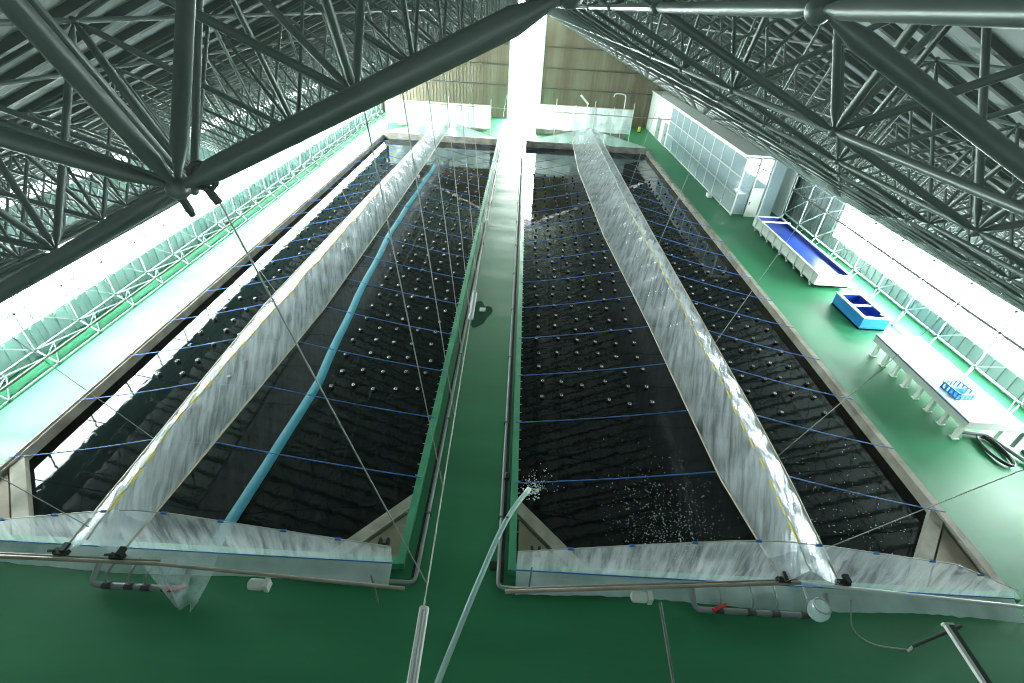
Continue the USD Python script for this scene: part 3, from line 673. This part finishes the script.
for s_ in (-1, 1):
    part(tc, 'side', MB().box((s_*.46, 0, .40), (.025, 2.72, .15)), M_board); part(tc, 'side', MB().box((0, s_*1.35, .40), (.9, .025, .15)), M_board)
    part(tc, 'trim', MB().box((s_*.478, 0, .478), (.012, 2.74, .014)), M_rope, label='thin blue edge strip')
    for k in range(8):
        y = -1.25+2.5*k/7; part(tc, 'leg', MB().box((s_*.38, y, .165), (.07, .07, .33)), M_board); part(tc, 'foot', MB().box((s_*.38, y, .01), (.12, .1, .02)), M_board)
tk = thing('basket', 'small blue open lattice basket on the long white table', 'basket', (8.38, 7.12, .51), .12)
for s_ in (-1, 1):
    for k in range(5): part(tk, 'slat', MB().box((s_*.17, -.16+.08*k, .06), (.012, .03, .12)), M_basket)
    for k in range(4): part(tk, 'slat', MB().box((-.12+.08*k, s_*.2, .06), (.03, .012, .12)), M_basket)
    part(tk, 'rim', MB().box((s_*.17, 0, .125), (.025, .42, .02)), M_basket); part(tk, 'rim', MB().box((0, s_*.2, .125), (.36, .025, .02)), M_basket)
part(tk, 'base', MB().box((0, 0, .008), (.34, .4, .014)), M_basket); part(tk, 'divider', MB().box((0, 0, .06), (.32, .012, .1)), M_basket)
single('stick', MB().ring([(8.55, 7.85, .515), (8.95, 7.9, .515)], .01, 6), M_red, 'thin reddish stick lying on the long white table', 'stick', smooth=True)
co = MB(); a = np.linspace(0, 2*math.pi*4, 90)
co.ring(np.stack([8.62+(.13+.008*a/6)*np.cos(a), 6.14+(.33+.01*a/6)*np.sin(a), .02+.012*a/6.28+.01*np.sin(a*1.7)], 1), .014, 6)
single('hose_coil', co, M_black, 'coil of black hose lying on the green floor by the right wall', 'hose', smooth=True)
def pumpset(x_, y_, label):
    t = thing('pump_set', label, 'pump', (x_, y_, 0))
    part(t, 'base', MB().box((0, 0, .03), (.3, .5, .06)), M_joist); part(t, 'motor', MB().ring([(0, -.2, .16), (0, -.17, .16), (0, .08, .16), (0, .1, .16)], [.06, .1, .1, .05], 12), M_black, smooth=True)
    part(t, 'volute', MB().ring([(0, .12, .15), (0, .22, .15)], .12, 12), M_grey, smooth=True); part(t, 'outlet', MB().ring(bend([(0, .17, .2), (0, .17, .4), (-.3, .3, .4), (-.3, .3, .06)], .08), .035, 8), M_grey, smooth=True)
pumpset(9.3, 5.95, 'black pump set with grey pipes below the white table end'); pumpset(9.25, 5.3, 'black pump set with grey pipes at the right frame edge')
single('floor_pipe', MB().ring(bend([(8.3, 6.55, .06), (8.75, 6.5, .06), (8.95, 5.9, .06), (9.1, 5.2, .06)], .08), .035, 8), M_grey, 'grey pipe on the floor near the black hose coil', 'pipe', smooth=True)

# ------------------------------------------------------------------ building by the right wall
bd = thing('shed', 'white and film-glazed shed along the far right wall', 'shed', kind=None)
X0, ya, yb, yc, zt = 7.95, 17.8, 28.45, 33.6, 2.1
part(bd, 'block', MB().box((X0+1.15, (yb+yc)/2, zt/2), (2.3, yc-yb, zt)), M_white, label='white end block')
for yy, ww in ((30.6, .75), (29.0, .6)):
    d = part(bd, 'door', MB().box((X0-.01, yy, .56), (.04, ww, 1.12)), M_clad); part(d, 'handle', MB().box((X0-.045, yy-ww*.38, .55), (.03, .04, .1)), M_joist)
part(bd, 'roof', MB().box((X0+1.1, (ya+yb)/2, zt+.04), (2.4, yb-ya+.1, .08)), M_white); part(bd, 'roof', MB().box((X0+1.1, (yb+yc)/2, zt+.03), (2.35, yc-yb, .06)), M_white)
n = 9; w = (yb-ya)/n
for k in range(n):
    for q in range(3):
        z0 = .06+q*.66; part(bd, 'pane', MB().box((X0+.02, ya+(k+.5)*w, z0+.33), (.015, w-.04, .62)), M_glass)
    part(bd, 'stud', MB().box((X0+.02, ya+k*w, zt/2), (.05, .04, zt)), M_white)
for q in range(4): part(bd, 'band', MB().box((X0+.02, (ya+yb)/2, .05+q*.66), (.05, yb-ya, .035)), M_white)
for k in range(3):
    part(bd, 'pane', MB().box((X0+.25+.5*k, ya, zt/2), (.44, .015, zt-.1)), M_glass)
    part(bd, 'stud', MB().box((X0+.02+.5*k, ya, zt/2), (.04, .05, zt)), M_white)
d = part(bd, 'door', MB().box((X0+.68, ya-.08, .54), (.42, .03, 1.06)), M_board, label='pale near door'); part(d, 'handle', MB().box((X0+.52, ya-.11, .52), (.03, .03, .09)), M_joist)
part(bd, 'back_wall', MB().box((X0+1.9, (ya+yb)/2, zt/2), (.04, yb-ya, zt)), M_white)
for k in range(4): part(bd, 'shelf', MB().box((X0+1.5, ya+2.6+2*k, .5), (.5, 1.2, 1.0)), M_board)

# ------------------------------------------------------------------ small things on the floor
an = np.linspace(0, 2*math.pi, 28, endpoint=False)
rr = 1+.22*np.sin(an*3+1)+.12*np.sin(an*5)
M_wet = plain('wet_floor', (.012, .085, .04), .12)
single('wet_patch', MB().prism([(-.72+.22*a*math.cos(t_), 9.75+.55*a*math.sin(t_)) for a, t_ in zip(rr, an)], .001, .004), M_wet, 'dark wet patch on the walkway around the small white tray', 'puddle')
single('carton', MB().box((7.8, 19.9, .06), (.16, .3, .12)).box((7.8, 19.9, .125), (.18, .32, .014)), M_white, 'small white box on the floor beside the glazed shed', 'box')
t = thing('marker_post', 'small yellow marker post at the far right tank corner', 'post', (7.2, 32.1, 0))
part(t, 'base', MB().disc((0, 0, 0), .14, .05), M_joist); part(t, 'post', MB().ring([(0, 0, .04), (0, 0, .3)], .09, 8), M_yellow, smooth=True)
t = thing('pipe_arch', 'white bent pipe arching above the far right curtain', 'pipe')
part(t, 'arch', MB().ring(bend([(5.55, 29.4, 0), (5.55, 29.4, 2.35), (4.9, 29.4, 2.4), (4.9, 29.4, 2.2)], .2, 7), .025, 8), M_white, smooth=True)
t = thing('chute', 'short slanted white duct above the far right curtain', 'duct')
part(t, 'duct', MB().bar((3.1, 29.3, 2.2), (3.55, 29.3, 1.78), .16, .1), M_white); part(t, 'stand', MB().ring([(3.5, 29.3, 0), (3.5, 29.3, 1.78)], .025, 8), M_white, smooth=True)
